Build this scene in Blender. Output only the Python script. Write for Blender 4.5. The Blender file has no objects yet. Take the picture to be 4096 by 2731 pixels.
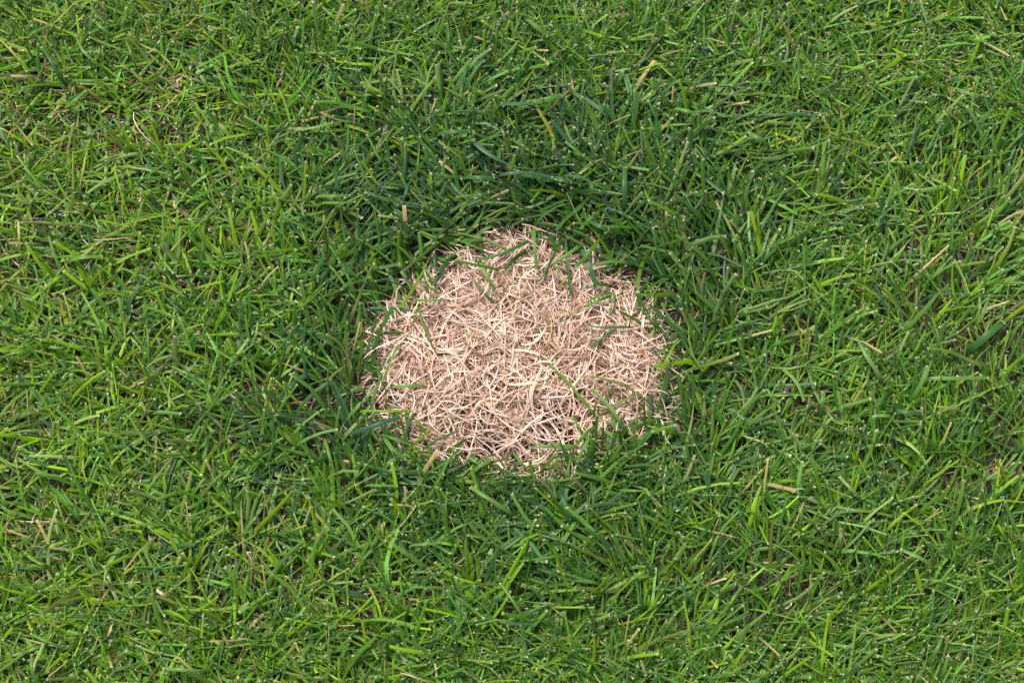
import bpy, bmesh, math
import numpy as np
from mathutils import Vector

# ------------------------------------------------------------------ camera, sky, sun, exposure
scene = bpy.context.scene
R = math.radians
CAM_D, CAM_T, LENS = 1.28, R(18.0), 50.0
cam_data = bpy.data.cameras.new('camera')
cam = bpy.data.objects.new('camera', cam_data)
scene.collection.objects.link(cam)
CAM_POS = np.array([0.0, -CAM_D * math.sin(CAM_T), CAM_D * math.cos(CAM_T) + 0.012])
cam.location = CAM_POS
cam.rotation_euler = (CAM_T, 0, 0)
cam_data.lens = LENS
cam_data.sensor_width = 36.0
cam_data.clip_start = 0.02
cam_data.clip_end = 200.0
scene.camera = cam

SUN_EL, SUN_AZ = R(58), R(-35)            # light comes from over the top of the patch, a little from the west side
world = bpy.data.worlds.new('World')
scene.world = world
world.use_nodes = True
wn = world.node_tree
bg = wn.nodes['Background']
sky = wn.nodes.new('ShaderNodeTexSky')
sky.sky_type = 'NISHITA'
sky.sun_disc = False
sky.sun_elevation = SUN_EL
sky.sun_rotation = SUN_AZ
sky.air_density = 1.0
sky.dust_density = 6.0
sky.ozone_density = 0.6
wn.links.new(sky.outputs[0], bg.inputs[0])
bg.inputs[1].default_value = 0.055
sun_data = bpy.data.lights.new('sun', 'SUN')
sun_data.energy = 1.5
sun_data.angle = R(18)
sun_data.color = (1.0, 0.95, 0.88)
sun = bpy.data.objects.new('sun', sun_data)
scene.collection.objects.link(sun)
sd_ = Vector((math.sin(SUN_AZ) * math.cos(SUN_EL), math.cos(SUN_AZ) * math.cos(SUN_EL), math.sin(SUN_EL)))
sun.location = sd_ * 5
sun.rotation_euler = sd_.to_track_quat('Z', 'Y').to_euler()

scene.view_settings.view_transform = 'Standard'
scene.view_settings.look = 'None'
scene.view_settings.gamma = 1.0
scene.view_settings.use_curve_mapping = False
scene.view_settings.exposure = 1.40
scene.render.engine = 'CYCLES'
scene.cycles.max_bounces = 6
scene.cycles.diffuse_bounces = 3
scene.cycles.transmission_bounces = 3
scene.cycles.use_denoising = False
scene.render.filter_size = 1.5

# ------------------------------------------------------------------ helpers
rng = np.random.default_rng(20240611)
COL = scene.collection
IMG_W, IMG_H = 4096.0, 2731.0
PX = CAM_D * 36.0 / LENS / IMG_W          # metres for one photograph pixel at the patch


def at(px, py, z=0.0):
    """Where a point of the photograph lies on the level z above the soil."""
    u = (px - IMG_W / 2) / IMG_W * 36.0 / LENS
    v = (IMG_H / 2 - py) / IMG_W * 36.0 / LENS
    d = np.array([u, v * math.cos(CAM_T) + math.sin(CAM_T), v * math.sin(CAM_T) - math.cos(CAM_T)])
    k = (z - CAM_POS[2]) / d[2]
    return CAM_POS + d * k


_perm = {}


def vnoise(x, y, scale, seed=0):
    """Smooth value noise in -1..1."""
    if seed not in _perm:
        _perm[seed] = np.random.default_rng(1000 + seed).uniform(-1, 1, (256, 256))
    t = _perm[seed]
    X, Y = np.asarray(x) / scale + 77.3, np.asarray(y) / scale + 41.9
    ix, iy = np.floor(X).astype(int), np.floor(Y).astype(int)
    fx, fy = X - ix, Y - iy
    fx, fy = fx * fx * (3 - 2 * fx), fy * fy * (3 - 2 * fy)
    a, b = t[ix % 256, iy % 256], t[(ix + 1) % 256, iy % 256]
    c, d = t[ix % 256, (iy + 1) % 256], t[(ix + 1) % 256, (iy + 1) % 256]
    return (a * (1 - fx) + b * fx) * (1 - fy) + (c * (1 - fx) + d * fx) * fy


def fbm(x, y, scale, seed=0, octaves=3):
    s, a, n = 0, 1.0, 0
    for i in range(octaves):
        s = s + a * vnoise(x, y, scale / 2 ** i, seed + i)
        n += a
        a *= 0.5
    return s / n


def smooth(a, b, x):
    t = np.clip((x - a) / (b - a), 0, 1)
    return t * t * (3 - 2 * t)


# outline of the dried patch (photograph traced at 2352 px width), laid on the soil
K = IMG_W / 2352.0
PATCH = np.array([at(x * K, y * K)[:2] for x, y in (
    (1170, 545), (1270, 570), (1345, 590), (1395, 650), (1470, 690), (1520, 760), (1545, 850), (1525, 940), (1470, 990),
    (1400, 1015), (1310, 1065), (1210, 1085), (1120, 1075), (1030, 1065), (935, 1075), (895, 1010), (870, 940), (838, 880),
    (840, 800), (890, 745), (945, 690), (985, 640), (1050, 600), (1110, 575))])


PATCH = PATCH.mean(0) + (PATCH - PATCH.mean(0)) * np.array([0.86, 0.90]) + np.array([0.004, 0.0])


def patch_dist(x, y):
    """Signed distance to the outline of the dried patch, negative inside."""
    p = np.stack([np.asarray(x, float), np.asarray(y, float)], -1)
    best = np.full(p.shape[:-1], 1e9)
    inside = np.zeros(p.shape[:-1], bool)
    n = len(PATCH)
    for i in range(n):
        a, b = PATCH[i], PATCH[(i + 1) % n]
        e = b - a
        w = p - a
        t = np.clip((w @ e) / (e @ e), 0, 1)
        best = np.minimum(best, np.linalg.norm(w - t[..., None] * e, axis=-1))
        cross = (a[1] > p[..., 1]) != (b[1] > p[..., 1])
        xi = a[0] + (p[..., 1] - a[1]) / ((b[1] - a[1]) if b[1] != a[1] else 1e-12) * e[0]
        inside ^= cross & (p[..., 0] < xi)
    return np.where(inside, -best, best)


def ground_z(x, y):
    z = 0.0035 * fbm(x, y, 0.09, 11) + 0.0022 * fbm(x, y, 0.018, 17) + 0.0012 * vnoise(x, y, 0.006, 23)
    near = 1 - smooth(1.5, 4.0, np.hypot(x, y))
    return z * near


def mat(name):
    m = bpy.data.materials.new(name)
    m.use_nodes = True
    n = m.node_tree.nodes
    return m, n, m.node_tree.links, n['Principled BSDF'], n['Material Output']


def math_node(n, l, op, a, b=None, c=None):
    q = n.new('ShaderNodeMath')
    q.operation = op
    for i, v in enumerate((a, b, c)):
        if v is None:
            continue
        if isinstance(v, (int, float)):
            q.inputs[i].default_value = v
        else:
            l.new(v, q.inputs[i])
    return q.outputs[0]


def blade_material(name, rough, spec, trans, vein, blotch):
    """Leaf tissue: the blade's own colour, lengthwise veins, blotches, and some light passing through."""
    m, n, l, p, out = mat(name)
    at_ = n.new('ShaderNodeAttribute')
    at_.attribute_name = 'tint'
    uv = n.new('ShaderNodeUVMap')
    sep = n.new('ShaderNodeSeparateXYZ')
    l.new(uv.outputs[0], sep.inputs[0])
    mp = n.new('ShaderNodeMapping')
    mp.inputs['Scale'].default_value = (6.0, 0.12, 1)
    l.new(uv.outputs[0], mp.inputs[0])
    nz = n.new('ShaderNodeTexNoise')
    nz.inputs['Scale'].default_value = 1.6
    nz.inputs['Detail'].default_value = 2
    l.new(mp.outputs[0], nz.inputs['Vector'])
    geo = n.new('ShaderNodeNewGeometry')
    nb = n.new('ShaderNodeTexNoise')
    nb.inputs['Scale'].default_value = 140
    nb.inputs['Detail'].default_value = 2
    l.new(geo.outputs['Position'], nb.inputs['Vector'])
    f = math_node(n, l, 'MULTIPLY_ADD', nz.outputs[0], vein, 1 - vein * 0.5)
    g = math_node(n, l, 'MULTIPLY_ADD', nb.outputs[0], blotch, 1 - blotch * 0.5)
    h = math_node(n, l, 'MULTIPLY', f, g)
    mul = n.new('ShaderNodeVectorMath')
    mul.operation = 'SCALE'
    l.new(at_.outputs['Color'], mul.inputs[0])
    l.new(h, mul.inputs['Scale'])
    l.new(mul.outputs[0], p.inputs['Base Color'])
    p.inputs['Roughness'].default_value = rough
    p.inputs['Specular IOR Level'].default_value = spec
    tr = n.new('ShaderNodeBsdfTranslucent')
    tm = n.new('ShaderNodeVectorMath')
    tm.operation = 'MULTIPLY'
    tm.inputs[1].default_value = (1.5, 1.35, 0.5)
    l.new(mul.outputs[0], tm.inputs[0])
    l.new(tm.outputs[0], tr.inputs[0])
    mx = n.new('ShaderNodeMixShader')
    mx.inputs[0].default_value = trans
    l.new(p.outputs[0], mx.inputs[1])
    l.new(tr.outputs[0], mx.inputs[2])
    l.new(mx.outputs[0], out.inputs[0])
    return m


M_GREEN = blade_material('green_blade_tissue', 0.42, 0.24, 0.18, 0.45, 0.16)
M_DRY = blade_material('dry_blade_tissue', 0.55, 0.30, 0.14, 0.3, 0.22)


def soil_material(name):
    m, n, l, p, out = mat(name)
    tc = n.new('ShaderNodeTexCoord')
    a = n.new('ShaderNodeTexNoise')
    a.inputs['Scale'].default_value = 90
    a.inputs['Detail'].default_value = 8
    a.inputs['Roughness'].default_value = 0.7
    l.new(tc.outputs['Object'], a.inputs['Vector'])
    r = n.new('ShaderNodeValToRGB')
    r.color_ramp.elements[0].position = 0.3
    r.color_ramp.elements[0].color = (0.016, 0.010, 0.009, 1)
    r.color_ramp.elements[1].position = 0.75
    r.color_ramp.elements[1].color = (0.085, 0.056, 0.048, 1)
    l.new(a.outputs[0], r.inputs[0])
    l.new(r.outputs[0], p.inputs['Base Color'])
    p.inputs['Roughness'].default_value = 0.9
    b = n.new('ShaderNodeBump')
    b.inputs['Strength'].default_value = 0.8
    b.inputs['Distance'].default_value = 0.002
    v = n.new('ShaderNodeTexNoise')
    v.inputs['Scale'].default_value = 420
    v.inputs['Detail'].default_value = 5
    l.new(tc.outputs['Object'], v.inputs['Vector'])
    l.new(v.outputs[0], b.inputs['Height'])
    l.new(b.outputs[0], p.inputs['Normal'])
    return m


M_SOIL = soil_material('dark_soil')


def plain_material(name, c0, c1, rough, scale, spec=0.3):
    m, n, l, p, out = mat(name)
    tc = n.new('ShaderNodeTexCoord')
    a = n.new('ShaderNodeTexNoise')
    a.inputs['Scale'].default_value = scale
    a.inputs['Detail'].default_value = 6
    l.new(tc.outputs['Object'], a.inputs['Vector'])
    r = n.new('ShaderNodeValToRGB')
    r.color_ramp.elements[0].position = 0.35
    r.color_ramp.elements[0].color = (*c0, 1)
    r.color_ramp.elements[1].position = 0.68
    r.color_ramp.elements[1].color = (*c1, 1)
    l.new(a.outputs[0], r.inputs[0])
    l.new(r.outputs[0], p.inputs['Base Color'])
    p.inputs['Roughness'].default_value = rough
    p.inputs['Specular IOR Level'].default_value = spec
    b = n.new('ShaderNodeBump')
    b.inputs['Strength'].default_value = 0.4
    b.inputs['Distance'].default_value = 0.001
    l.new(a.outputs[0], b.inputs['Height'])
    l.new(b.outputs[0], p.inputs['Normal'])
    return m


def tag(o, label=None, cat=None, group=None, kind=None):
    for k, v in (('label', label), ('category', cat), ('group', group), ('kind', kind)):
        if v:
            o[k] = v
    return o


def link(name, mesh, parent=None):
    o = bpy.data.objects.new(name, mesh)
    COL.objects.link(o)
    if parent:
        o.parent = parent
    return o


def ribbon_mesh(name, V, C, UV, material):
    """V (N,R,C,3) ring vertices, C (N,R,3) colour of each ring, UV (N,R,C,2) -> one mesh."""
    N, Rr, Cc = V.shape[:3]
    nv = N * Rr * Cc
    idx = np.arange(nv).reshape(N, Rr, Cc)
    q = np.stack([idx[:, :-1, :-1], idx[:, :-1, 1:], idx[:, 1:, 1:], idx[:, 1:, :-1]], -1).reshape(-1, 4)
    me = bpy.data.meshes.new(name)
    me.vertices.add(nv)
    me.vertices.foreach_set('co', np.ascontiguousarray(V, np.float32).ravel())
    me.loops.add(q.size)
    me.loops.foreach_set('vertex_index', q.astype(np.int32).ravel())
    me.polygons.add(len(q))
    me.polygons.foreach_set('loop_start', (np.arange(len(q)) * 4).astype(np.int32))
    me.polygons.foreach_set('use_smooth', np.ones(len(q), bool))
    uvl = me.uv_layers.new(name='UVMap')
    uvl.data.foreach_set('uv', np.ascontiguousarray(UV.reshape(-1, 2)[q.ravel()], np.float32).ravel())
    ca = me.color_attributes.new('tint', 'FLOAT_COLOR', 'POINT')
    full = np.ones((N, Rr, Cc, 4), np.float32)
    full[..., :3] = C[:, :, None, :]
    ca.data.foreach_set('color', full.ravel())
    me.materials.append(material)
    me.update(calc_edges=True)
    return me


def sweep(P, S, W, fold, cols=3, ragged=None, rseed=None):
    """Centre lines P (N,R,3), side vectors S (N,R,3), widths W (N,R) -> ring vertices and uv."""
    N, Rr = P.shape[:2]
    T = np.gradient(P, axis=1)
    T /= np.linalg.norm(T, axis=-1, keepdims=True) + 1e-12
    S = S - (S * T).sum(-1, keepdims=True) * T
    S /= np.linalg.norm(S, axis=-1, keepdims=True) + 1e-12
    Nn = np.cross(S, T)
    u = np.linspace(-0.5, 0.5, cols)
    V = P[:, :, None, :] + S[:, :, None, :] * (W[:, :, None] * u[None, None, :])[..., None]
    if cols == 3:
        V[:, :, 1, :] -= Nn * (W * fold[:, None])[..., None]
    if ragged is not None:
        V[:, -1] += T[:, -1, None, :] * ragged[..., None]
    UV = np.zeros((N, Rr, cols, 2))
    UV[..., 0] = u[None, None, :] + 0.5 + (rseed[:, None, None] if rseed is not None else 0)
    UV[..., 1] = np.linspace(0, 1, Rr)[None, :, None] * 4 + (rseed[:, None, None] * 7 if rseed is not None else 0)
    return V, UV


def grow(root, head, L, W, th0, bend, turn, twist, rings, pointed, zmin, tint, cut, dry_tip, dry_base):
    """Grass blades rooted in the soil: th0 is the lean at the root, bend what the lean gains to the tip."""
    N = len(L)
    s = np.concatenate([np.linspace(0, 0.90, rings - 1), [1.0]])
    s = np.tile(s, (N, 1))
    s[:, -2] = np.minimum(1 - 0.0021 / L, 0.97)
    s[:, 1:-2] = np.linspace(0, 1, rings - 1)[None, 1:-1] * s[:, -2:-1]
    sm = 0.5 * (s[:, 1:] + s[:, :-1])
    ds = np.diff(s, axis=1) * L[:, None]
    th = th0[:, None] + bend[:, None] * sm ** 1.3
    ph = head[:, None] + turn[:, None] * sm
    step = np.stack([np.cos(ph) * np.sin(th), np.sin(ph) * np.sin(th), np.cos(th)], -1) * ds[..., None]
    P = np.concatenate([root[:, None, :], root[:, None, :] + np.cumsum(step, 1)], 1)
    lift = np.maximum(0, zmin[:, None] - P[:, :, 2]) * (s > 0.12)
    P[:, :, 2] += lift
    pr = np.concatenate([ph[:, :1], ph], 1)
    tw = twist[:, None] * (0.35 + 0.65 * s)
    side = np.stack([-np.sin(pr), np.cos(pr), np.zeros_like(pr)], -1)
    T = np.gradient(P, axis=1)
    T /= np.linalg.norm(T, axis=-1, keepdims=True)
    up = np.cross(T, side)
    S = side * np.cos(tw)[..., None] + up * np.sin(tw)[..., None]
    prof = (0.62 + 0.38 * smooth(0, 0.3, s)) * (1 - 0.26 * smooth(0.4, 1, s))
    tip = np.where(pointed[:, None], np.sqrt(np.clip(1 - smooth(0.45, 1.0, s), 0.004, 1)), 1.0)
    Wd = W[:, None] * prof * tip
    rag = rng.uniform(-0.0012, 0.0007, (N, 3)) * np.where(pointed, 0, 1)[:, None]
    V, UV = sweep(P, S, Wd, rng.uniform(0.10, 0.30, N), 3, rag, rng.uniform(0, 9, N))
    C = np.repeat(tint[:, None, :], rings, 1)
    pale = np.array([0.66, 0.60, 0.42])
    straw = np.array([0.46, 0.31, 0.16])
    C = C + (straw - C) * (dry_base[:, None] * (1 - smooth(0.0, 0.22, s)))[..., None]
    C = C + (straw * np.array([1.1, 1.15, 1.0]) - C) * (dry_tip[:, None] * smooth(0.45, 0.95, s))[..., None]
    C[:, -1] = C[:, -1] + (pale - C[:, -1]) * cut[:, None]
    return V, C, UV


# ------------------------------------------------------------------ ground
def axis(lo, hi, f0, f1):
    a = [np.arange(f0, f1, 0.0022), np.arange(lo, f0, 0.011), np.arange(f1, hi, 0.011)]
    far = lo - np.cumsum(0.03 * 1.28 ** np.arange(24))
    near = hi + np.cumsum(0.03 * 1.28 ** np.arange(24))
    return np.unique(np.concatenate(a + [far, near]).round(5))


gx, gy = axis(-0.78, 0.78, -0.16, 0.15), axis(-0.53, 0.53, -0.14, 0.14)
GX, GY = np.meshgrid(gx, gy, indexing='ij')
GV = np.stack([GX, GY, ground_z(GX, GY)], -1).reshape(-1, 3)
gi = np.arange(len(gx) * len(gy)).reshape(len(gx), len(gy))
gq = np.stack([gi[:-1, :-1], gi[1:, :-1], gi[1:, 1:], gi[:-1, 1:]], -1).reshape(-1, 4)
gm = bpy.data.meshes.new('ground')
gm.vertices.add(len(GV))
gm.vertices.foreach_set('co', GV.astype(np.float32).ravel())
gm.loops.add(gq.size)
gm.loops.foreach_set('vertex_index', gq.astype(np.int32).ravel())
gm.polygons.add(len(gq))
gm.polygons.foreach_set('loop_start', (np.arange(len(gq)) * 4).astype(np.int32))
gm.polygons.foreach_set('use_smooth', np.ones(len(gq), bool))
gm.materials.append(M_SOIL)
gm.update(calc_edges=True)
tag(link('ground', gm), 'dark brown crumbly soil under the turf', kind='structure')

# ------------------------------------------------------------------ fields over the lawn
GAPS = [(*at(px, py)[:2], r * PX) for px, py, r in (
    (3985, 1415, 62), (3775, 1440, 40), (2884, 2630, 50), (1592, 2132, 34), (640, 830, 48), (820, 1010, 34), (3995, 1530, 36),
    (260, 660, 34), (600, 740, 34), (1230, 1520, 26), (2500, 560, 30), (1820, 1130, 10))]


def gap_factor(x, y):
    f = np.ones_like(x)
    for a, b, r in GAPS:
        f *= 1 - 0.85 * np.exp(-((x - a) ** 2 + (y - b) ** 2) / (r * r))
    return f


def fields(x, y):
    d = patch_dist(x, y)
    ang = np.arctan2(y, x)
    north = smooth(-0.2, 0.9, np.sin(ang)) * smooth(-0.75, -0.1, np.cos(ang - 0.6))
    lush = smooth(0.0, 0.02, d) * (1 - smooth(0.04, 0.15 + 0.10 * north, d))
    lush = np.clip(lush * (0.75 + 0.45 * north) + 0.35 * fbm(x, y, 0.12, 31), 0, 1)
    yellow = smooth(0.05, 0.42, -x) * (0.55 + 0.45 * smooth(-0.1, 0.3, y)) * smooth(0.05, 0.16, d)
    yellow = np.clip(yellow + 0.40 * fbm(x, y, 0.10, 37), 0, 1)
    fine = np.clip(smooth(0.0, 0.35, -y) * 0.6 + smooth(0.12, 0.4, x) * 0.35 + 0.3 * fbm(x, y, 0.09, 43), 0, 1)
    return d, lush, yellow, fine


PAL = {
    'bright': (0.126, 0.245, 0.005), 'mid': (0.062, 0.165, 0.012), 'deep': (0.032, 0.108, 0.013),
    'blue': (0.044, 0.126, 0.034), 'slate': (0.050, 0.116, 0.062), 'pale': (0.155, 0.260, 0.066),
    'olive': (0.110, 0.150, 0.030), 'yellow': (0.240, 0.275, 0.030), 'straw': (0.500, 0.370, 0.240), 'light': (0.094, 0.212, 0.036)}
PK = ['bright', 'mid', 'deep', 'blue', 'slate', 'pale', 'olive', 'yellow', 'straw', 'light']
PA = np.array([PAL[k] for k in PK])


def pick_tint(lush, yellow, n):
    w = np.stack([
        0.24 + 0.36 * yellow - 0.12 * lush, 0.34 + 0 * lush, 0.14 + 0.26 * lush - 0.05 * yellow, 0.12 + 0.26 * lush - 0.08 * yellow,
        0.015 + 0.10 * lush, 0.075 + 0.04 * yellow, 0.05 + 0.08 * yellow, 0.005 + 0.012 * yellow, 0.002 + 0.005 * yellow, 0.20 + 0 * lush], 1)
    w = np.clip(w, 0.001, None)
    w /= w.sum(1, keepdims=True)
    k = (np.cumsum(w, 1) < rng.random(n)[:, None]).sum(1).clip(0, len(PK) - 1)
    k2 = (np.cumsum(w, 1) < rng.random(n)[:, None]).sum(1).clip(0, len(PK) - 1)
    f = rng.uniform(0, 0.35, n)[:, None]
    c = PA[k] * (1 - f) + PA[np.where(k2 >= 7, k, k2)] * f
    c = c * (1.04 - 0.26 * lush + 0.10 * yellow)[:, None]
    return c * np.exp(rng.normal(0, 0.18, n))[:, None] * (1 + rng.normal(0, 0.05, (n, 3)))


def lean_heading(x, y):
    """Which way the mower and the growth laid the blades."""
    base = np.pi / 2 - smooth(-0.05, 0.40, x) * 0.55 + smooth(-0.02, 0.42, -x) * 0.9
    return base + 1.5 * fbm(x, y, 0.10, 53)


def lawn_roots(n_tufts, box, per=4.0):
    x = rng.uniform(box[0], box[1], n_tufts)
    y = rng.uniform(box[2], box[3], n_tufts)
    k = rng.poisson(per, n_tufts).clip(1, 9)
    tid = np.repeat(np.arange(n_tufts), k)
    X = x[tid] + rng.normal(0, 0.0042, len(tid))
    Y = y[tid] + rng.normal(0, 0.0042, len(tid))
    return tid, X, Y


def lawn_params(tid, nt, X, Y, wide=None, tall=1.0):
    n = len(X)
    d, lush, yellow, fine = fields(X, Y)
    field = lean_heading(X, Y)
    th_t = rng.uniform(-np.pi, np.pi, nt)[tid]
    w = 0.55 + 0.17 * smooth(0.1, 0.4, X)
    head = np.arctan2(w * np.sin(field) + (1 - w) * np.sin(th_t), w * np.cos(field) + (1 - w) * np.cos(th_t)) + rng.normal(0, 0.70, n)
    upright = smooth(0.12, 0.42, X) * 0.5
    th0 = R(18) + R(62) * rng.beta(1.7, 1.4, n) * (1 - 0.30 * upright)
    bend = R(58) * rng.beta(1.5, 2.0, n)
    L = (0.032 + 0.048 * rng.beta(1.4, 2.0, n)) * (1 + 0.12 * lush) * tall
    mown = rng.normal(0.031, 0.0045, n) + 0.007 * fbm(X, Y, 0.05, 91)
    kind = rng.random(n)
    W = np.where(kind < 0.24 + 0.30 * fine, rng.uniform(0.0009, 0.0017, n), np.where(kind < 0.87, rng.uniform(0.0018, 0.0029, n), rng.uniform(0.0029, 0.0043, n)))
    W = W * (1 + 0.22 * lush - 0.10 * fine)
    if wide is not None:
        W, L = wide(n)
    th0 = np.maximum(th0, np.arccos(np.clip(mown / L, 0.05, 1)) - 0.38 * bend)
    tint = pick_tint(lush, yellow, n)
    tuft_gain = np.exp(rng.normal(0, 0.14, nt))[tid]
    tint = tint * tuft_gain[:, None]
    return dict(head=head, L=L, W=W, th0=th0, bend=bend, turn=rng.normal(0, 0.55, n), twist=rng.normal(0, 0.40, n),
                pointed=rng.random(n) < 0.26, zmin=ground_z(X, Y) + rng.uniform(0.003, 0.020, n), tint=tint,
                cut=np.where(rng.random(n) < 0.62, rng.uniform(0.4, 1.0, n), 0.0),
                dry_tip=np.where(rng.random(n) < 0.025 + 0.04 * yellow, rng.uniform(0.4, 1.0, n), 0.0),
                dry_base=np.where(rng.random(n) < 0.35, rng.uniform(0.2, 0.8, n), 0.0)), d


def keep_green(X, Y):
    d = patch_dist(X, Y)
    e = d + 0.010 * fbm(X, Y, 0.03, 61)
    p = (0.10 * smooth(-0.02, -0.004, e) + 0.90 * smooth(-0.006, 0.050, e)) * gap_factor(X, Y)
    p *= 0.80 + 0.35 * fbm(X, Y, 0.05, 67)
    return rng.random(len(X)) < p


CORE = (-0.75, 0.75, -0.5, 0.5)
tid, X, Y = lawn_roots(15500, CORE)
k = keep_green(X, Y)
tid, X, Y = tid[k], X[k], Y[k]
par, _ = lawn_params(tid, 15500, X, Y)
root = np.stack([X, Y, ground_z(X, Y) - 0.001], -1)
V, C, UV = grow(root, rings=6, **par)
tipd = patch_dist(V[:, -1, 1, 0], V[:, -1, 1, 1])
tipd = tipd + 0.014 * fbm(V[:, -1, 1, 0], V[:, -1, 1, 1], 0.035, 83)
ok = (tipd > -0.004) | (rng.random(len(tipd)) < 0.30 * smooth(-0.030, -0.004, tipd))
V, C, UV = V[ok], C[ok], UV[ok]
lawn = link('lawn_grass', ribbon_mesh('lawn_grass', V, C, UV, M_GREEN))
tag(lawn, 'short mown green lawn grass surrounding the dried patch', 'grass', kind='stuff')

# pale torn fibres on mown tips
tips = V[:, -1, 1, :]
sel = rng.choice(len(tips), 6000, replace=False)
nf = len(sel)
Lf = rng.uniform(0.0012, 0.0036, nf)
hf, ef = rng.uniform(-np.pi, np.pi, nf), rng.uniform(-0.5, 0.9, nf)
sf = np.linspace(0, 1, 3)
dirf = np.stack([np.cos(hf) * np.cos(ef), np.sin(hf) * np.cos(ef), np.sin(ef)], -1)
Pf = tips[sel][:, None, :] + dirf[:, None, :] * (sf[None, :] * Lf[:, None])[..., None]
Pf[:, 1] += rng.normal(0, 0.0004, (nf, 3))
Sf = np.repeat(np.stack([-np.sin(hf), np.cos(hf), 0 * hf], -1)[:, None, :], 3, 1)
Vf, UVf = sweep(Pf, Sf, np.repeat(rng.uniform(0.0002, 0.00042, nf)[:, None], 3, 1), None, 2)
Cf = np.repeat((np.array([0.70, 0.62, 0.46]) * rng.uniform(0.7, 1.1, nf)[:, None])[:, None, :], 3, 1)
fib = link('torn_tip_fibres', ribbon_mesh('torn_tip_fibres', Vf, Cf, UVf, M_DRY), lawn)
tag(fib, kind='stuff')


# ------------------------------------------------------------------ dead strands: thatch under the lawn, and the dried patch
def strands(X, Y, z0, L, W, colour, arch, rings=7, wander=1.0, cols=2):
    n = len(X)
    s = np.linspace(0, 1, rings)
    h0 = rng.uniform(-np.pi, np.pi, n)
    k1 = rng.normal(0, 0.55 * wander, n)
    a, f, p = rng.normal(0, 0.35 * wander, n), rng.uniform(0.5, 1.4, n), rng.uniform(0, 6.3, n)
    ph = h0[:, None] + k1[:, None] * (s - 0.5) * 2 + a[:, None] * np.sin(6.283 * f[:, None] * s + p[:, None])
    ds = (L / (rings - 1))[:, None]
    stp = np.stack([np.cos(ph), np.sin(ph)], -1)[:, :-1] * ds[..., None]
    XY = np.concatenate([np.zeros((n, 1, 2)), np.cumsum(stp, 1)], 1)
    XY += np.stack([X, Y], -1)[:, None, :] - XY.mean(1, keepdims=True)
    g = ground_z(XY[..., 0], XY[..., 1])
    tilt = rng.normal(0, 0.10, n)
    z = z0[:, None] + arch[:, None] * np.sin(np.pi * s) + (tilt * L)[:, None] * (s - 0.5) + 0.0009 * np.sin(9 * s + p[:, None])
    P = np.concatenate([XY, (g + np.maximum(z, 0.0006))[..., None]], -1)
    roll = rng.normal(0, 0.6, n)[:, None] + rng.normal(0, 0.9, n)[:, None] * s
    S = np.stack([-np.sin(ph) * np.cos(roll), np.cos(ph) * np.cos(roll), np.sin(roll)], -1)
    prof = np.clip(0.55 + 0.6 * np.sin(np.pi * np.clip(s * 0.9 + 0.08, 0, 1)), 0.2, 1.1)
    prof = prof * np.where(s > 0.99, 0.35, 1)
    V, UV = sweep(P, S, W[:, None] * prof[None, :], rng.uniform(-0.3, 0.3, n), cols, None, rng.uniform(0, 9, n))
    C = colour[:, None, :] * (1 + 0.25 * rng.normal(0, 1, n)[:, None] * (s - 0.5))[..., None]
    return V, np.clip(C, 0.01, 0.9), UV


DRY = np.array([(0.75, 0.59, 0.50), (0.62, 0.45, 0.36), (0.42, 0.25, 0.165), (0.24, 0.13, 0.075), (0.13, 0.08, 0.055), (0.22, 0.19, 0.07)])


def dry_tint(n, w):
    c = DRY[rng.choice(len(DRY), n, p=np.array(w) / np.sum(w))]
    return c * np.exp(rng.normal(0, 0.13, n))[:, None] * (1 + rng.normal(0, 0.03, (n, 3)))


nt_ = 22000
X, Y = rng.uniform(CORE[0], CORE[1], nt_), rng.uniform(CORE[2], CORE[3], nt_)
g_ = rng.random(nt_) < (0.55 + 0.5 * fields(X, Y)[2]) * (0.35 + 0.65 * gap_factor(X, Y))
X, Y = X[g_], Y[g_]
n = len(X)
V, C, UV = strands(X, Y, rng.uniform(0.001, 0.007, n) * (1 + 1.6 * fields(X, Y)[2]), rng.uniform(0.014, 0.045, n), rng.uniform(0.0006, 0.0015, n),
                   dry_tint(n, (1.0, 1.6, 2.6, 3.2, 2.4, 0.8)), rng.uniform(0, 0.005, n), rings=5)
th = link('dead_thatch', ribbon_mesh('dead_thatch', V, C, UV, M_DRY), lawn)
tag(th, kind='stuff')

px0, py0 = PATCH.min(0) - 0.05, PATCH.max(0) + 0.05
BARE = [(*at(px, py)[:2], r * PX) for px, py, r in ((2230, 1690, 75), (2330, 1600, 55), (1870, 1700, 60), (1950, 1790, 60), (2080, 1830, 60), (2260, 1790, 60), (1990, 1560, 30), (1830, 1640, 30))]


def patch_points(n, lo, hi, soft):
    out = []
    while sum(len(o) for o in out) < n:
        x, y = rng.uniform(px0[0], py0[0], 4 * n), rng.uniform(px0[1], py0[1], 4 * n)
        d = patch_dist(x, y) + 0.006 * fbm(x, y, 0.03, 71)
        p = 1 - smooth(lo, hi, d)
        for a, b, r in BARE:
            p *= 1 - soft * np.exp(-((x - a) ** 2 + (y - b) ** 2) / (r * r))
        q = rng.random(len(x)) < p
        out.append(np.stack([x[q], y[q]], -1))
    o = np.concatenate(out)[:n]
    return o[:, 0], o[:, 1]


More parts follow.
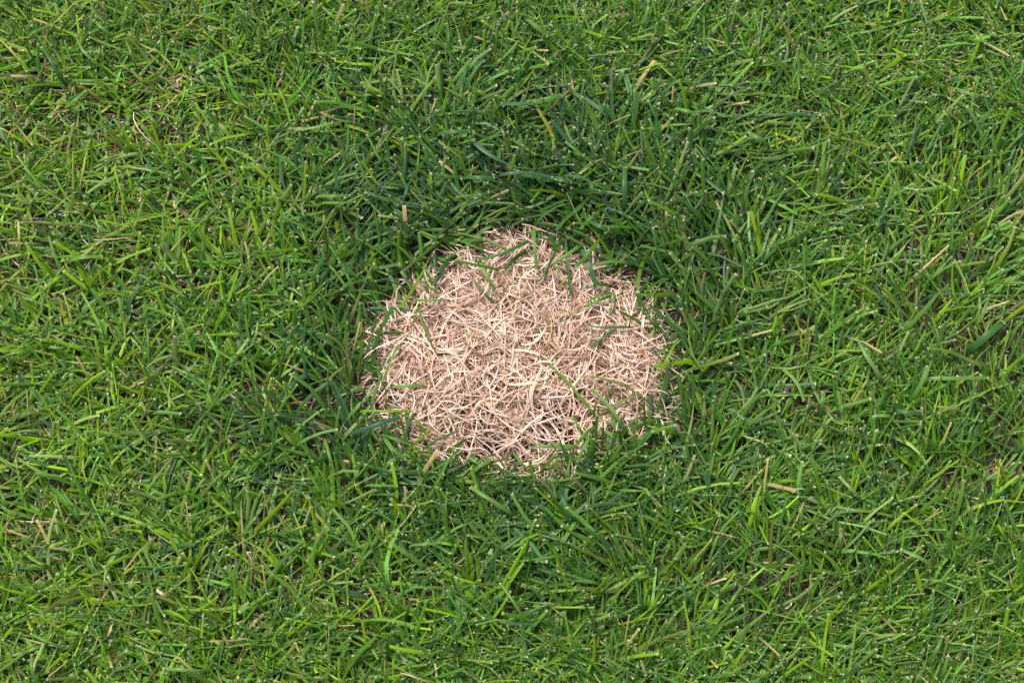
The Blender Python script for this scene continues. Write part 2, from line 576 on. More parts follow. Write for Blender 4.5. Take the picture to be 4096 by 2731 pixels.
X, Y = patch_points(2300, 0.0, 0.036, 0.5)
n = len(X)
VA, CA, UA = strands(X, Y, rng.uniform(0.0005, 0.006, n), 0.016 + 0.04 * rng.beta(1.5, 1.9, n), rng.uniform(0.0006, 0.0014, n),
                     dry_tint(n, (0.3, 0.8, 2.0, 3.0, 2.0, 0.3)), rng.uniform(0, 0.003, n), rings=8, wander=0.9)
X, Y = patch_points(3700, -0.010, 0.032, 0.6)
n = len(X)
mound = 0.75 + 0.25 * smooth(0.02, -0.04, patch_dist(X, Y))
z0 = (0.005 + 0.0125 * rng.beta(1.2, 1.1, n)) * mound
Wd = np.where(rng.random(n) < 0.07, rng.uniform(0.0014, 0.0024, n), rng.uniform(0.00065, 0.0011, n))
V, C, UV = strands(X, Y, z0, 0.022 + 0.046 * rng.beta(1.5, 1.9, n), Wd, dry_tint(n, (7, 4, 1.4, 0.5, 0.1, 0.25)), rng.uniform(0, 0.006, n), rings=8, wander=1.0)
V, C, UV = np.concatenate([VA, V]), np.concatenate([CA, C]), np.concatenate([UA, UV])


def off_bare(V, share):
    """Most strands do not reach across the places where the soil lies bare."""
    hit = np.zeros(len(V))
    for a, b, r in BARE:
        dd = np.hypot(V[..., 0] - a, V[..., 1] - b).min(axis=(1, 2))
        hit = np.maximum(hit, 1 - smooth(0.55 * r, 1.0 * r, dd))
    return rng.random(len(V)) > share * hit


ok = off_bare(V, 0.55)
V, C, UV = V[ok], C[ok], UV[ok]
dead = link('dried_grass', ribbon_mesh('dried_grass', V, C, UV, M_DRY))
tag(dead, 'matted straw coloured dead grass filling the dried patch', 'dead grass', kind='stuff')


def separate(name, V, C, UV, material, parent=None):
    obs = []
    for i in range(len(V)):
        o3 = V[i, 0].mean(0)
        me = ribbon_mesh(name, V[i:i + 1] - o3, C[i:i + 1], UV[i:i + 1], material)
        ob = link(name, me, parent)
        ob.location = o3
        obs.append(ob)
    return obs


# the strands that show largest, each its own part
X, Y = patch_points(300, -0.012, 0.010, 0.5)
n = len(X)
V, C, UV = strands(X, Y, rng.uniform(0.013, 0.0185, n), rng.uniform(0.034, 0.070, n), rng.uniform(0.0008, 0.00135, n),
                   dry_tint(n, (8, 4, 1, 0.1, 0.0, 0.1)), rng.uniform(0.0, 0.004, n), rings=9, cols=3, wander=0.7)
separate('dead_blade', V, C, UV, M_DRY, dead)

# the lawn blades that show largest, each its own part
tid, X, Y = lawn_roots(420, (-0.47, 0.47, -0.30, 0.34), 1.0)
k = (patch_dist(X, Y) > 0.014) & (rng.random(len(X)) < gap_factor(X, Y))
tid, X, Y = tid[k][:250], X[k][:250], Y[k][:250]
par, _ = lawn_params(tid, 420, X, Y, wide=lambda n: (rng.uniform(0.0028, 0.0044, n), rng.uniform(0.052, 0.082, n)))
par['bend'] = rng.uniform(R(30), R(60), len(X))
par['th0'] = np.arccos(np.clip(rng.normal(0.034, 0.003, len(X)) / par['L'], 0.05, 1)) - 0.38 * par['bend']
par['twist'] = rng.normal(0, 0.3, len(X))
par['dry_tip'] *= 0.4
par['tint'] = np.where((par['tint'][:, 0] > par['tint'][:, 1])[:, None], np.array(PAL['light']), par['tint'])
V, C, UV = grow(np.stack([X, Y, ground_z(X, Y) - 0.001], -1), rings=8, **par)
separate('grass_blade', V, C, UV, M_GREEN, lawn)


# ------------------------------------------------------------------ blades that can be told apart in the photograph
def traced(name, pts, wpx, colour, parent=None, rooted=True, zs=None, top=0.037, pointed=0.0, dry=None, cut=0.8, origin=None, twist=0.0):
    """A blade drawn through photograph points from its base to its tip, at its own height over the soil."""
    m = len(pts)
    if zs is None:
        q = np.linspace(0, 1, m)
        zs = top * (0.62 + 0.38 * np.sin(np.pi * np.clip(q * 0.8 + 0.1, 0, 1)))
        zs[-1] = top * 0.80
    P = [at(x, y, z) for (x, y), z in zip(pts, zs)]
    P = np.array(P)
    if rooted:
        d = P[1] - P[0]
        d[2] = 0
        b = P[0] - d / np.linalg.norm(d) * 0.006
        b[2] = ground_z(b[0], b[1]) - 0.001
        P = np.concatenate([b[None], P])
    tt = np.concatenate([[0], np.cumsum(np.linalg.norm(np.diff(P, axis=0), axis=1))])
    n = 12
    t = np.linspace(0, tt[-1], n)
    t[-2] = tt[-1] - 0.0016
    # smooth curve through the points
    tan = np.gradient(P, tt, axis=0)
    Q = np.zeros((n, 3))
    for i, v in enumerate(t):
        j = min(np.searchsorted(tt, v, 'right') - 1, len(tt) - 2)
        h = tt[j + 1] - tt[j]
        a = (v - tt[j]) / h
        Q[i] = (2 * a ** 3 - 3 * a ** 2 + 1) * P[j] + (a ** 3 - 2 * a ** 2 + a) * h * tan[j] + (-2 * a ** 3 + 3 * a ** 2) * P[j + 1] + (a ** 3 - a ** 2) * h * tan[j + 1]
    Q[:, 2] = np.maximum(Q[:, 2], ground_z(Q[:, 0], Q[:, 1]) - 0.002)
    T = np.gradient(Q, axis=0)
    side = np.stack([-T[:, 1], T[:, 0], 0 * T[:, 0]], -1)
    side /= np.linalg.norm(side, axis=1, keepdims=True) + 1e-9
    up = np.cross(T / np.linalg.norm(T, axis=1, keepdims=True), side)
    s = t / t[-1]
    tw = rng.normal(0, 0.22) + twist * s
    S = side * np.cos(tw)[:, None] + up * np.sin(tw)[:, None]
    prof = (0.6 + 0.4 * smooth(0, 0.3, s)) * (1 - 0.12 * smooth(0.6, 1, s))
    if pointed:
        prof = prof * np.sqrt(np.clip(1 - smooth(1 - pointed, 1.0, s), 0.004, 1))
    rag = rng.uniform(-0.0012, 0.0006, (1, 3)) * (0 if pointed else 1)
    V, UV = sweep(Q[None], S[None], (wpx * PX * prof)[None], np.array([rng.uniform(0.08, 0.18)]), 3, rag, rng.uniform(0, 9, 1))
    c = np.array(PAL[colour]) * np.exp(rng.normal(0, 0.06))
    C = np.repeat(c[None], n, 0)
    if dry:
        C = C + (np.array(PAL[dry]) - C) * smooth(0.3, 0.95, s)[:, None]
    C[-1] = C[-1] + (np.array([0.66, 0.58, 0.42]) - C[-1]) * (0 if pointed else cut)
    o3 = np.array(origin) if origin is not None else V[0, 0].mean(0)
    ob = link(name, ribbon_mesh(name, V - o3, C[None], UV, M_DRY if colour == 'straw' else M_GREEN), parent)
    if origin is None:
        ob.location = o3
    return ob


OVER = 'green blades reaching over the dried patch'
THIN = 'slim green blade reaching over the rim of the dried straw'
MEDIUM = 'mid-green flat blade reaching over the rim of the dried straw'
BROAD = 'broad green blade with a cut tip overhanging the dried straw'
for pts, w, col, lab, kw in (
    (((1672, 1228), (1685, 1278), (1718, 1361), (1752, 1426)), 9, 'light', 'long slim blade pointing from the rim towards the middle of the straw', dict(top=0.018, pointed=0.2)),
    (((1878, 1100), (1915, 1148), (1957, 1192), (2005, 1240)), 10, 'deep', 'dull dark green blade half sunk in the straw', dict(top=0.0165)),
    (((1915, 1038), (1944, 1096), (1964, 1130), (1983, 1164)), 14, 'light', 'pale green flat blade leaning over the straw beside the dull dark one', dict(top=0.023)),
    (((1824, 1046), (1911, 1061), (1955, 1070), (2000, 1082)), 11, 'mid', 'mid-green blade whose base is crossed by the pale leaning one', dict(top=0.022)),
    (((1672, 1202), (1732, 1200), (1803, 1201)), 11, 'light', 'light green pointed blade lying level just past the sickle shaped one', dict(top=0.020, pointed=0.3)),
    (((1692, 1050), (1712, 1092), (1730, 1146)), 10, 'mid', 'mid-green blade hanging into the bend of the sickle shaped one', dict(top=0.022)),
    (((1664, 1088), (1682, 1119), (1718, 1152), (1768, 1176)), 8, 'mid', 'slim green blade curved like a sickle at the rim of the straw', dict(top=0.019)),
    (((2110, 966), (2040, 1002), (1980, 1023), (1908, 1041)), 14, 'deep', 'long dark green blade lying along the rim of the straw', dict(top=0.025)),
    (((2262, 950), (2265, 1019), (2272, 1079), (2283, 1190)), 11, 'deep', 'long narrow dark green blade hanging straight into the straw', dict(top=0.021)),
    (((2135, 915), (2138, 989), (2149, 1084)), 13, 'light', BROAD, dict(top=0.023)),
    (((2216, 979), (2183, 1086), (2133, 1155), (2115, 1220)), 5, 'deep', 'thread thin green blade bending far into the straw', dict(top=0.018, pointed=0.4)),
    (((2330, 1000), (2358, 1066), (2392, 1150)), 20, 'blue', 'broadest blue-green blade hanging over straw beside the tapered dark one', dict(top=0.024)),
    (((2440, 1172), (2400, 1185), (2356, 1199)), 11, 'mid', MEDIUM, dict(top=0.020)),
    (((2440, 1185), (2390, 1205), (2330, 1228)), 12, 'mid', MEDIUM, dict(top=0.019)),
    (((2425, 1137), (2365, 1148), (2308, 1158)), 15, 'deep', 'short dark green blade with a tapered point lying on straw', dict(top=0.020, pointed=0.55)),
    (((2530, 1310), (2415, 1309), (2319, 1299)), 10, 'blue', 'long blue-green blade lying level across the straw', dict(top=0.020, pointed=0.3)),
    (((2468, 1316), (2408, 1351), (2356, 1393)), 12, 'blue', 'short blue-green blade slanting away below the long level blue-green one', dict(top=0.0175)),
    (((2285, 1095), (2260, 1122), (2230, 1154)), 9, 'yellow', 'yellowing green blade tip resting on the straw', dict(top=0.0175)),
    (((2458, 1172), (2446, 1220), (2438, 1270)), 8, 'light', THIN, dict(top=0.019)),
    (((2467, 1185), (2452, 1240), (2437, 1303)), 5, 'blue', 'thread thin blue-green blade reaching the long level one', dict(top=0.018, pointed=0.4)),
    (((2190, 930), (2225, 1000), (2200, 1050), (2176, 1130)), 9, 'deep', THIN, dict(top=0.021)),
    (((2320, 985), (2260, 1025), (2208, 1062)), 14, 'light', BROAD, dict(top=0.021)),
    (((2395, 960), (2350, 1020), (2303, 1070)), 15, 'mid', BROAD, dict(top=0.027)),
    (((2229, 1035), (2232, 1090), (2229, 1180)), 4, 'light', THIN, dict(top=0.018, pointed=0.4)),
    (((2600, 1614), (2514, 1552), (2431, 1519), (2348, 1504), (2277, 1507)), 9, 'olive', 'long olive green blade arching over the straw towards the tuft', dict(top=0.021, pointed=0.3)),
    (((2504, 1728), (2474, 1678), (2431, 1619), (2366, 1550)), 13, 'light', 'straight broad green blade crossing the straw beside the rooted tuft', dict(top=0.022)),
    (((2308, 1786), (2225, 1784), (2149, 1786), (2082, 1805)), 16, 'light', 'long level green blade lying over the bare soil', dict(top=0.019, pointed=0.5)),
    (((2340, 1763), (2312, 1702), (2288, 1657)), 10, 'mid', 'short green blade standing up out of the bare soil', dict(top=0.018)),
    (((2355, 1755), (2330, 1800), (2309, 1846)), 13, 'light', 'broad light green blade hanging away from the rooted tuft', dict(top=0.024)),
    (((2168, 1878), (2190, 1850), (2218, 1819)), 9, 'bright', 'slim bright green blade under the long level one over soil', dict(top=0.022)),
    (((2062, 1820), (2085, 1850), (2110, 1880)), 12, 'light', 'light green blade slanting below the long level blade over bare soil', dict(top=0.022)),
    (((2700, 1375), (2670, 1432), (2636, 1491)), 10, 'bright', 'bright yellow-green blade slanting down to the rim of the straw', dict(top=0.026)),
    (((1560, 1549), (1630, 1543), (1703, 1537)), 13, 'pale', 'pale green broad blade lying flat on the straw', dict(top=0.0185)),
    (((1595, 1380), (1556, 1460), (1531, 1523)), 11, 'light', 'light green slanting blade whose tip nears the pale flat blade', dict(top=0.024)),
    (((1425, 1727), (1509, 1698), (1604, 1664)), 18, 'slate', 'broad blue-grey blade with a clean cut end beside the straw', dict(top=0.030)),
    (((1445, 1645), (1566, 1645), (1654, 1644)), 10, 'bright', 'bright green level blade touching the rim of the straw', dict(top=0.024)),
    (((1642, 1797), (1698, 1738), (1760, 1687)), 9, 'bright', 'bright green blade rising from the rim over the straw', dict(top=0.021, pointed=0.5)),
    (((1590, 1657), (1672, 1685), (1694, 1714), (1673, 1758)), 8, 'mid', 'green blade curling back on itself at the rim of the straw', dict(top=0.022)),
    (((1540, 1742), (1590, 1760), (1642, 1779)), 11, 'light', 'light green blade lying between the blue-grey one and the rising bright one', dict(top=0.022)),
    (((1623, 1645), (1630, 1700), (1637, 1765)), 11, 'blue', 'bluish blade hanging down from the end of the bright level blade', dict(top=0.020)),
    (((1540, 1755), (1575, 1800), (1622, 1836)), 17, 'light', 'broad light green blade slanting away below the blue-grey one', dict(top=0.026)),
    (((1880, 1895), (1925, 1860), (1968, 1835)), 14, 'light', BROAD, dict(top=0.024)),
    (((1850, 1862), (1810, 1832), (1787, 1808)), 8, 'deep', 'slim dark pointed blade at the rim below the straw', dict(top=0.020, pointed=0.4)),
    (((1940, 1870), (1900, 1845), (1870, 1825)), 13, 'light', 'light green blade crossing another broad one at the bare rim', dict(top=0.022)),
    (((2545, 1757), (2521, 1725), (2507, 1682)), 9, 'straw', 'pinkish dead blade sticking up at the rim beside the tuft', dict(top=0.022, pointed=0.5)),
    (((2542, 1700), (2550, 1600), (2532, 1540)), 6, 'straw', 'tall bleached dead blade bent over the olive blade', dict(top=0.026, pointed=0.4)),
):
    kw['top'] *= 1.28
    tag(traced('rim_grass_blade', pts, w, col, **kw), lab, 'grass blade', OVER if lab in (THIN, MEDIUM, BROAD) else None)  # each object is one single grass blade, not a whole shoot

# a tuft rooted inside the dried patch
r0 = at(2391, 1700, 0.0)
r0[2] = ground_z(r0[0], r0[1])
tuft = link('grass_tuft', None)
tuft.location = r0
tag(tuft, 'green grass tuft spreading its blades from a root in the straw', 'grass tuft')
for pts, w, col, kw in (
    (((2390, 1695), (2373, 1655), (2302, 1566), (2236, 1489), (2164, 1428)), 12, 'light', dict(zs=[0.003, 0.013, 0.020, 0.021, 0.018], pointed=0.15)),
    (((2392, 1696), (2403, 1659), (2481, 1609), (2563, 1568)), 13, 'olive', dict(zs=[0.003, 0.013, 0.021, 0.022])),
    (((2394, 1700), (2370, 1712), (2332, 1745), (2305, 1780)), 15, 'mid', dict(zs=[0.003, 0.018, 0.026, 0.021])),
    (((2392, 1699), (2425, 1690), (2468, 1692), (2503, 1727)), 13, 'light', dict(zs=[0.003, 0.016, 0.020, 0.018])),
    (((2393, 1702), (2420, 1720), (2450, 1742), (2480, 1766)), 16, 'light', dict(zs=[0.003, 0.016, 0.022, 0.020])),
    (((2391, 1698), (2376, 1660), (2387, 1598)), 8, 'mid', dict(zs=[0.003, 0.016, 0.027])),
    (((2393, 1697), (2394, 1650), (2392, 1618)), 6, 'light', dict(zs=[0.003, 0.015, 0.024])),
    (((2391, 1702), (2365, 1735), (2345, 1800)), 10, 'light', dict(zs=[0.003, 0.018, 0.022])),
    (((2390, 1698), (2340, 1672), (2332, 1652)), 6, 'bright', dict(zs=[0.003, 0.012, 0.016])),
    (((2393, 1698), (2430, 1588), (2458, 1538)), 10, 'mid', dict(zs=[0.003, 0.018, 0.022])),
):
    traced('blade', pts, w, col, parent=tuft, rooted=False, origin=r0, **kw)

# blades standing out on the lawn (parts of it), broad blue-grey, pale, yellowing, dead
for pts, w, col, lab, kw in (
    (((2000, 700), (2024, 696), (2106, 692), (2210, 711)), 15, 'slate', 'long blue-grey blade', dict(pointed=0.0)),
    (((2260, 702), (2310, 706), (2376, 738)), 15, 'slate', 'blue-grey blade with bleached tip', dict(pointed=0.4)),
    (((1880, 556), (1929, 597), (2004, 645), (2078, 671)), 20, 'slate', 'broad blue-grey blade', dict(pointed=0.5)),
    (((2215, 712), (2250, 720), (2285, 728)), 23, 'blue', None, {}),
    (((2499, 820), (2499, 740), (2499, 668)), 20, 'blue', None, dict(top=0.034)),
    (((1862, 710), (1920, 711), (1979, 711)), 17, 'blue', None, {}),
    (((2262, 570), (2300, 598), (2336, 626)), 14, 'light', None, {}),
    (((2360, 887), (2405, 908), (2448, 926)), 17, 'blue', None, {}),
    (((2005, 420), (2080, 415), (2140, 408)), 22, 'slate', None, {}),
    (((2140, 412), (2200, 396), (2246, 383)), 22, 'light', None, dict(top=0.035)),
    (((1995, 595), (1994, 640), (1985, 665)), 18, 'deep', None, dict(top=0.035)),
    (((2110, 80), (2150, 110), (2190, 145)), 22, 'light', None, {}),
    (((1760, 535), (1820, 528), (1880, 526)), 18, 'blue', None, {}),
    (((1630, 740), (1620, 780), (1607, 810)), 12, 'slate', None, {}),
    (((1270, 786), (1340, 785), (1400, 783)), 12, 'light', None, {}),
    (((1290, 812), (1350, 812), (1420, 808)), 10, 'light', None, {}),
    (((1180, 525), (1260, 510), (1335, 490)), 11, 'pale', None, {}),
    (((1800, 340), (1840, 290), (1885, 235)), 11, 'light', None, dict(top=0.036)),
    (((3620, 1322), (3693, 1246), (3733, 1198), (3768, 1153)), 17, 'light', None, dict(top=0.036, pointed=0.3)),
    (((3690, 1516), (3820, 1513), (3955, 1511)), 15, 'light', 'long pale level blade with cut end', dict(top=0.034)),
    (((3655, 1586), (3706, 1493), (3731, 1430)), 18, 'light', 'twisted blade with bleached edge', dict(top=0.036, pointed=0.5)),
    (((3524, 1512), (3469, 1428), (3428, 1352)), 17, 'pale', 'pale blade bent over', dict(top=0.036, pointed=0.35)),
    (((3895, 1386), (3950, 1340), (4014, 1287)), 27, 'blue', None, dict(top=0.032)),
    (((3970, 1226), (4015, 1212), (4057, 1195)), 9, 'straw', 'dead straw blade', dict(top=0.034, pointed=0.6)),
    (((3560, 1662), (3530, 1660), (3502, 1662)), 18, 'light', None, dict(top=0.034)),
    (((3565, 1640), (3640, 1650), (3692, 1654)), 18, 'blue', None, dict(top=0.034)),
    (((3285, 1650), (3290, 1600), (3290, 1568)), 15, 'light', None, dict(top=0.037)),
    (((3575, 1650), (3577, 1610), (3578, 1578)), 15, 'light', None, dict(top=0.038)),
    (((3100, 1255), (3160, 1225), (3240, 1195)), 10, 'pale', None, {}),
    (((200, 115), (252, 58), (295, 15)), 9, 'yellow', 'yellow-green bent blade', dict(top=0.036)),
    (((104, 278), (51, 211), (-5, 155)), 9, 'yellow', 'yellow-green blade', dict(top=0.034)),
    (((150, 307), (100, 306), (44, 305)), 12, 'pale', 'pale blade drying at its end', dict(dry='straw')),
    (((290, 325), (360, 324), (434, 320)), 11, 'light', None, {}),
    (((250, 320), (210, 255), (167, 188)), 13, 'blue', None, dict(top=0.036)),
    (((412, 276), (340, 214), (305, 152)), 11, 'light', None, dict(top=0.036)),
    (((262, 428), (300, 400), (342, 364)), 16, 'light', None, dict(top=0.036)),
    (((455, 150), (410, 115), (373, 80)), 13, 'light', None, dict(top=0.034)),
    (((545, 270), (525, 215), (502, 162)), 9, 'light', None, dict(top=0.036)),
    (((565, 238), (460, 190), (356, 149)), 12, 'light', None, dict(top=0.032)),
    (((650, 530), (615, 485), (580, 440)), 11, 'light', None, dict(top=0.034)),
    (((345, 475), (335, 440), (326, 410)), 11, 'light', None, dict(top=0.036)),
    (((400, 2670), (410, 2608), (380, 2514)), 7, 'bright', 'thin curved yellow-green blade', dict(top=0.034)),
    (((445, 2502), (440, 2522), (431, 2542)), 10, 'straw', 'short straw coloured blade', dict(top=0.034)),
    (((350, 2542), (310, 2532), (271, 2521)), 12, 'light', None, dict(top=0.034)),
    (((680, 2388), (650, 2374), (625, 2358)), 12, 'pale', 'bleached blade tip', dict(top=0.034, dry='straw')),
    (((155, 2740), (122, 2656), (127, 2616)), 10, 'light', None, dict(top=0.036)),
    (((245, 2588), (180, 2560), (120, 2532)), 11, 'light', None, dict(top=0.032)),
    (((805, 2682), (730, 2678), (651, 2672)), 13, 'pale', 'spotted pale blade', dict(top=0.034)),
    (((270, 2230), (250, 2215), (145, 2225), (210, 2160)), 12, 'deep', None, dict(top=0.030)),
    (((1300, 1760), (1320, 1830), (1340, 1900)), 11, 'light', None, dict(top=0.036)),
    (((520, 950), (470, 955), (380, 960)), 4, 'straw', None, dict(top=0.03)),
    (((275, 1045), (330, 1030), (410, 1025)), 16, 'light', None, {}),
    (((135, 990), (175, 992), (215, 995)), 9, 'light', None, dict(top=0.034)),
    (((195, 1390), (192, 1350), (198, 1330)), 9, 'bright', None, {}),
    (((195, 1385), (225, 1390), (250, 1392)), 15, 'pale', None, dict(top=0.034)),
    (((335, 1285), (380, 1300), (425, 1312)), 12, 'light', None, {}),
    (((80, 1000), (75, 930), (73, 890)), 8, 'yellow', 'yellowing blade', dict(dry='straw')),
    (((730, 840), (700, 830), (695, 805)), 8, 'straw', 'bent straw blade', dict(top=0.034)),
    (((2100, 2480), (2050, 2400), (2000, 2330)), 10, 'light', None, dict(top=0.034)),
    (((2490, 1960), (2540, 1962), (2590, 1962)), 10, 'light', None, {}),
    (((1470, 1940), (1520, 1940), (1590, 1943)), 14, 'light', None, dict(top=0.032)),
    (((1650, 2180), (1700, 2175), (1760, 2168)), 10, 'light', None, dict(top=0.034)),
    (((2040, 2050), (1950, 1990), (1880, 1945)), 16, 'light', None, {}),
    (((3440, 1990), (3400, 1950), (3358, 1905)), 12, 'pale', None, dict(top=0.034)),
    (((3360, 2200), (3362, 2150), (3355, 2105)), 13, 'light', None, dict(top=0.037, pointed=0.3)),
    (((3730, 2265), (3680, 2230), (3600, 2195)), 14, 'light', None, {}),
    (((3720, 2640), (3750, 2590), (3770, 2540)), 13, 'light', None, dict(top=0.036)),
    (((3340, 2730), (3400, 2690), (3440, 2660)), 14, 'blue', None, dict(top=0.034)),
    (((1720, 2730), (1640, 2700), (1600, 2690)), 5, 'straw', None, {}),
    (((2705, 435), (2750, 445), (2790, 455)), 15, 'light', None, {}),
    (((3070, 580), (3030, 550), (2995, 530)), 18, 'light', 'pale broad blade with cut end', dict(top=0.036)),
    (((2740, 550), (2715, 530), (2690, 512)), 12, 'blue', None, {}),
    (((3400, 140), (3480, 125), (3560, 105)), 12, 'light', None, dict(top=0.034)),
    (((3030, 460), (3110, 460), (3240, 455)), 8, 'blue', None, {}),
    (((3240, 530), (3250, 490), (3262, 450)), 12, 'blue', None, {}),
    (((3480, 900), (3520, 870), (3560, 835)), 10, 'blue', None, dict(top=0.036)),
    (((2700, 560), (2690, 555), (2650, 540)), 12, 'slate', None, {}),
):
    b = traced('grass_blade', pts, w, col, parent=lawn, **kw)
    if lab:
        b['label'] = lab


# ------------------------------------------------------------------ small single things
def lump(name, px, py, size, material, seed, parent=None, lift=0.0, sub=2):
    bm = bmesh.new()
    bmesh.ops.create_icosphere(bm, subdivisions=sub, radius=1.0)
    r = np.random.default_rng(seed)
    dirs = r.normal(0, 1, (7, 3))
    dirs /= np.linalg.norm(dirs, axis=1, keepdims=True)
    offs = r.uniform(0.55, 0.9, 7)
    for v in bm.verts:
        c = np.array(v.co)
        for d, o in zip(dirs, offs):       # flat broken faces
            k = c @ d
            if k > o:
                c = c - d * (k - o) * 0.9
        v.co = Vector(c * np.array(size) * (1 + r.normal(0, 0.03)))
    me = bpy.data.meshes.new(name)
    bm.to_mesh(me)
    bm.free()
    me.materials.append(material)
    o = link(name, me, parent)
    p = at(px, py, lift)
    p[2] = ground_z(p[0], p[1]) + lift + size[2] * 0.3
    o.location = p
    o.rotation_euler = (r.normal(0, 0.2), r.normal(0, 0.2), r.uniform(0, 6.3))
    return o


M_STONE = plain_material('grey_stone', (0.10, 0.075, 0.085), (0.26, 0.21, 0.22), 0.75, 300)
tag(lump('stone_chip', 1854, 1256, (0.0040, 0.0030, 0.0022), M_STONE, 4, lift=0.010), 'small purplish grey stone chip among the straw', 'stone')
for i, (px, py, s) in enumerate(((2225, 1690, 0.0042), (2262, 1700, 0.0032), (2205, 1668, 0.003), (2345, 1608, 0.0036), (2360, 1625, 0.0028), (2230, 1752, 0.0045), (2275, 1750, 0.003),
                                 (1868, 1702, 0.003), (1955, 1690, 0.003), (1990, 1786, 0.0036), (2090, 1836, 0.0036), (2060, 1800, 0.003), (2190, 1605, 0.003), (2215, 1598, 0.0034))):
    o = lump('soil_clod', px, py, (s, s * 0.8, s * 0.7), M_SOIL, 40 + i, lift=0.001)
    tag(o, 'dark crumb of soil lying bare between the dead strands', 'soil clod', 'soil crumbs showing through the straw')

# fine crumbs strewn over the bare places
bmc = bmesh.new()
for a, b, r in BARE:
    for _ in range(70):
        x, y = a + rng.normal(0, r * 0.7), b + rng.normal(0, r * 0.7)
        s = rng.uniform(0.0005, 0.0016)
        ret = bmesh.ops.create_icosphere(bmc, subdivisions=1, radius=s)
        z = float(ground_z(x, y)) + s * 0.3
        for v in ret['verts']:
            v.co = Vector((x, y, z)) + v.co * float(rng.uniform(0.7, 1.2))
cm = bpy.data.meshes.new('soil_crumbs')
bmc.to_mesh(cm)
bmc.free()
cm.materials.append(M_SOIL)
tag(link('soil_crumbs', cm), 'fine dark soil crumbs between the dead strands', kind='stuff')

# brown seed head standing in the lawn
M_SEED = plain_material('seed_husk', (0.05, 0.022, 0.018), (0.20, 0.10, 0.075), 0.7, 500)
M_STEM = plain_material('green_stem', (0.10, 0.15, 0.03), (0.30, 0.30, 0.14), 0.5, 400)
q0 = at(3692, 1296, 0.028)
q1 = at(3714, 1260, 0.037)
b0 = np.array([q0[0] - 0.004, q0[1] - 0.012, 0.0])
b0[2] = ground_z(b0[0], b0[1]) - 0.001
head_ = link('seed_head', None)
head_.location = b0
tag(head_, 'small dark brown seed head on a pale green stem', 'seed head')


def tube(name, pts, rad, material, parent, origin, sides=6):
    pts = np.array(pts) - origin
    bm = bmesh.new()
    rings = []
    for i, p in enumerate(pts):
        t = Vector(pts[min(i + 1, len(pts) - 1)] - pts[max(i - 1, 0)]).normalized()
        a = t.orthogonal().normalized()
        b = t.cross(a)
        rings.append([bm.verts.new(Vector(p) + (a * math.cos(6.2832 * j / sides) + b * math.sin(6.2832 * j / sides)) * rad[i]) for j in range(sides)])
    for i in range(len(rings) - 1):
        for j in range(sides):
            bm.faces.new((rings[i][j], rings[i][(j + 1) % sides], rings[i + 1][(j + 1) % sides], rings[i + 1][j]))
    bm.faces.new(rings[0][::-1])
    bm.faces.new(rings[-1])
    me = bpy.data.meshes.new(name)
    bm.to_mesh(me)
    bm.free()
    me.polygons.foreach_set('use_smooth', [True] * len(me.polygons))
    me.materials.append(material)
    return link(name, me, parent)


tube('stem', [b0, 0.5 * (b0 + q0) + np.array([0, -0.002, 0.006]), q0, q0 + 0.3 * (q1 - q0)], [0.0009, 0.0009, 0.0012, 0.0011], M_STEM, head_, b0)
ax = (q1 - q0)
sdv = np.cross(ax / np.linalg.norm(ax), (0, 0, 1.0))
for i in range(7):
    f = i / 6.0
    c = q0 + ax * (0.15 + 0.75 * f) + sdv * (0.0009 * (-1) ** i)
    d = ax / np.linalg.norm(ax) * 0.0024 + sdv * 0.0008 * (-1) ** i
    tube('husk', [c - d, c - d * 0.4, c + d * 0.3, c + d], [0.0003, 0.0011, 0.0010, 0.0002], M_SEED, head_, b0)

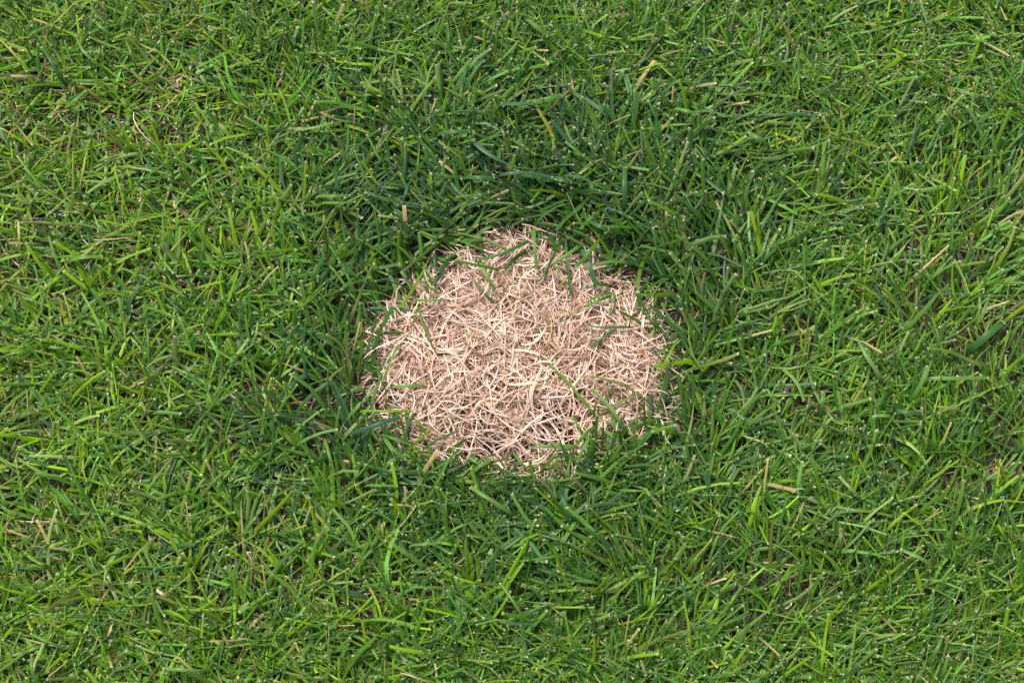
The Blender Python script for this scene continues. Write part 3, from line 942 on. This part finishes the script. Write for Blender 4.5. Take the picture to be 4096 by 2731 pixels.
# ------------------------------------------------------------------ the lawn going on beyond the core
TILE = 0.5
tid, X, Y = lawn_roots(2900, (0, TILE, 0, TILE))
par, _ = lawn_params(tid, 2900, X + 0.2, Y - 0.75)
par['zmin'] = rng.uniform(0.003, 0.016, len(X))
V, C, UV = grow(np.stack([X - TILE / 2, Y - TILE / 2, 0 * X - 0.003], -1), rings=4, **par)
far = link('distant_lawn_grass', ribbon_mesh('distant_lawn_grass', V, C, UV, M_GREEN))
tag(far, 'short mown green lawn stretching on around the spot', 'grass', kind='stuff')
ng = bpy.data.node_groups.new('spread_turf', 'GeometryNodeTree')
ng.interface.new_socket('Geometry', in_out='INPUT', socket_type='NodeSocketGeometry')
ng.interface.new_socket('Geometry', in_out='OUTPUT', socket_type='NodeSocketGeometry')
gi_, go_ = ng.nodes.new('NodeGroupInput'), ng.nodes.new('NodeGroupOutput')
grid = ng.nodes.new('GeometryNodeMeshGrid')
NXT, NYT = 19, 17
grid.inputs['Size X'].default_value = TILE * (NXT - 1)
grid.inputs['Size Y'].default_value = TILE * (NYT - 1)
grid.inputs['Vertices X'].default_value = NXT
grid.inputs['Vertices Y'].default_value = NYT
pos = ng.nodes.new('GeometryNodeInputPosition')
sepn = ng.nodes.new('ShaderNodeSeparateXYZ')
ng.links.new(pos.outputs[0], sepn.inputs[0])


def gmath(op, a, b=None):
    q = ng.nodes.new('ShaderNodeMath')
    q.operation = op
    for i, v in enumerate((a, b)):
        if v is None:
            continue
        if isinstance(v, (int, float)):
            q.inputs[i].default_value = v
        else:
            ng.links.new(v, q.inputs[i])
    return q.outputs[0]


inx = gmath('LESS_THAN', gmath('ABSOLUTE', sepn.outputs[0]), 0.6)
iny = gmath('LESS_THAN', gmath('ABSOLUTE', sepn.outputs[1]), 0.4)
inside_ = gmath('MULTIPLY', inx, iny)
dele = ng.nodes.new('GeometryNodeDeleteGeometry')
dele.domain = 'POINT'
ng.links.new(grid.outputs['Mesh'], dele.inputs['Geometry'])
ng.links.new(inside_, dele.inputs['Selection'])
inst = ng.nodes.new('GeometryNodeInstanceOnPoints')
ng.links.new(dele.outputs[0], inst.inputs['Points'])
ng.links.new(gi_.outputs[0], inst.inputs['Instance'])
rv = ng.nodes.new('FunctionNodeRandomValue')
rv.data_type = 'INT'
rv.inputs[4].default_value = 0
rv.inputs[5].default_value = 3
comb = ng.nodes.new('ShaderNodeCombineXYZ')
ng.links.new(gmath('MULTIPLY', rv.outputs[2], math.pi / 2), comb.inputs[2])
ng.links.new(comb.outputs[0], inst.inputs['Rotation'])
ng.links.new(inst.outputs[0], go_.inputs[0])
mod = far.modifiers.new('spread', 'NODES')
mod.node_group = ng
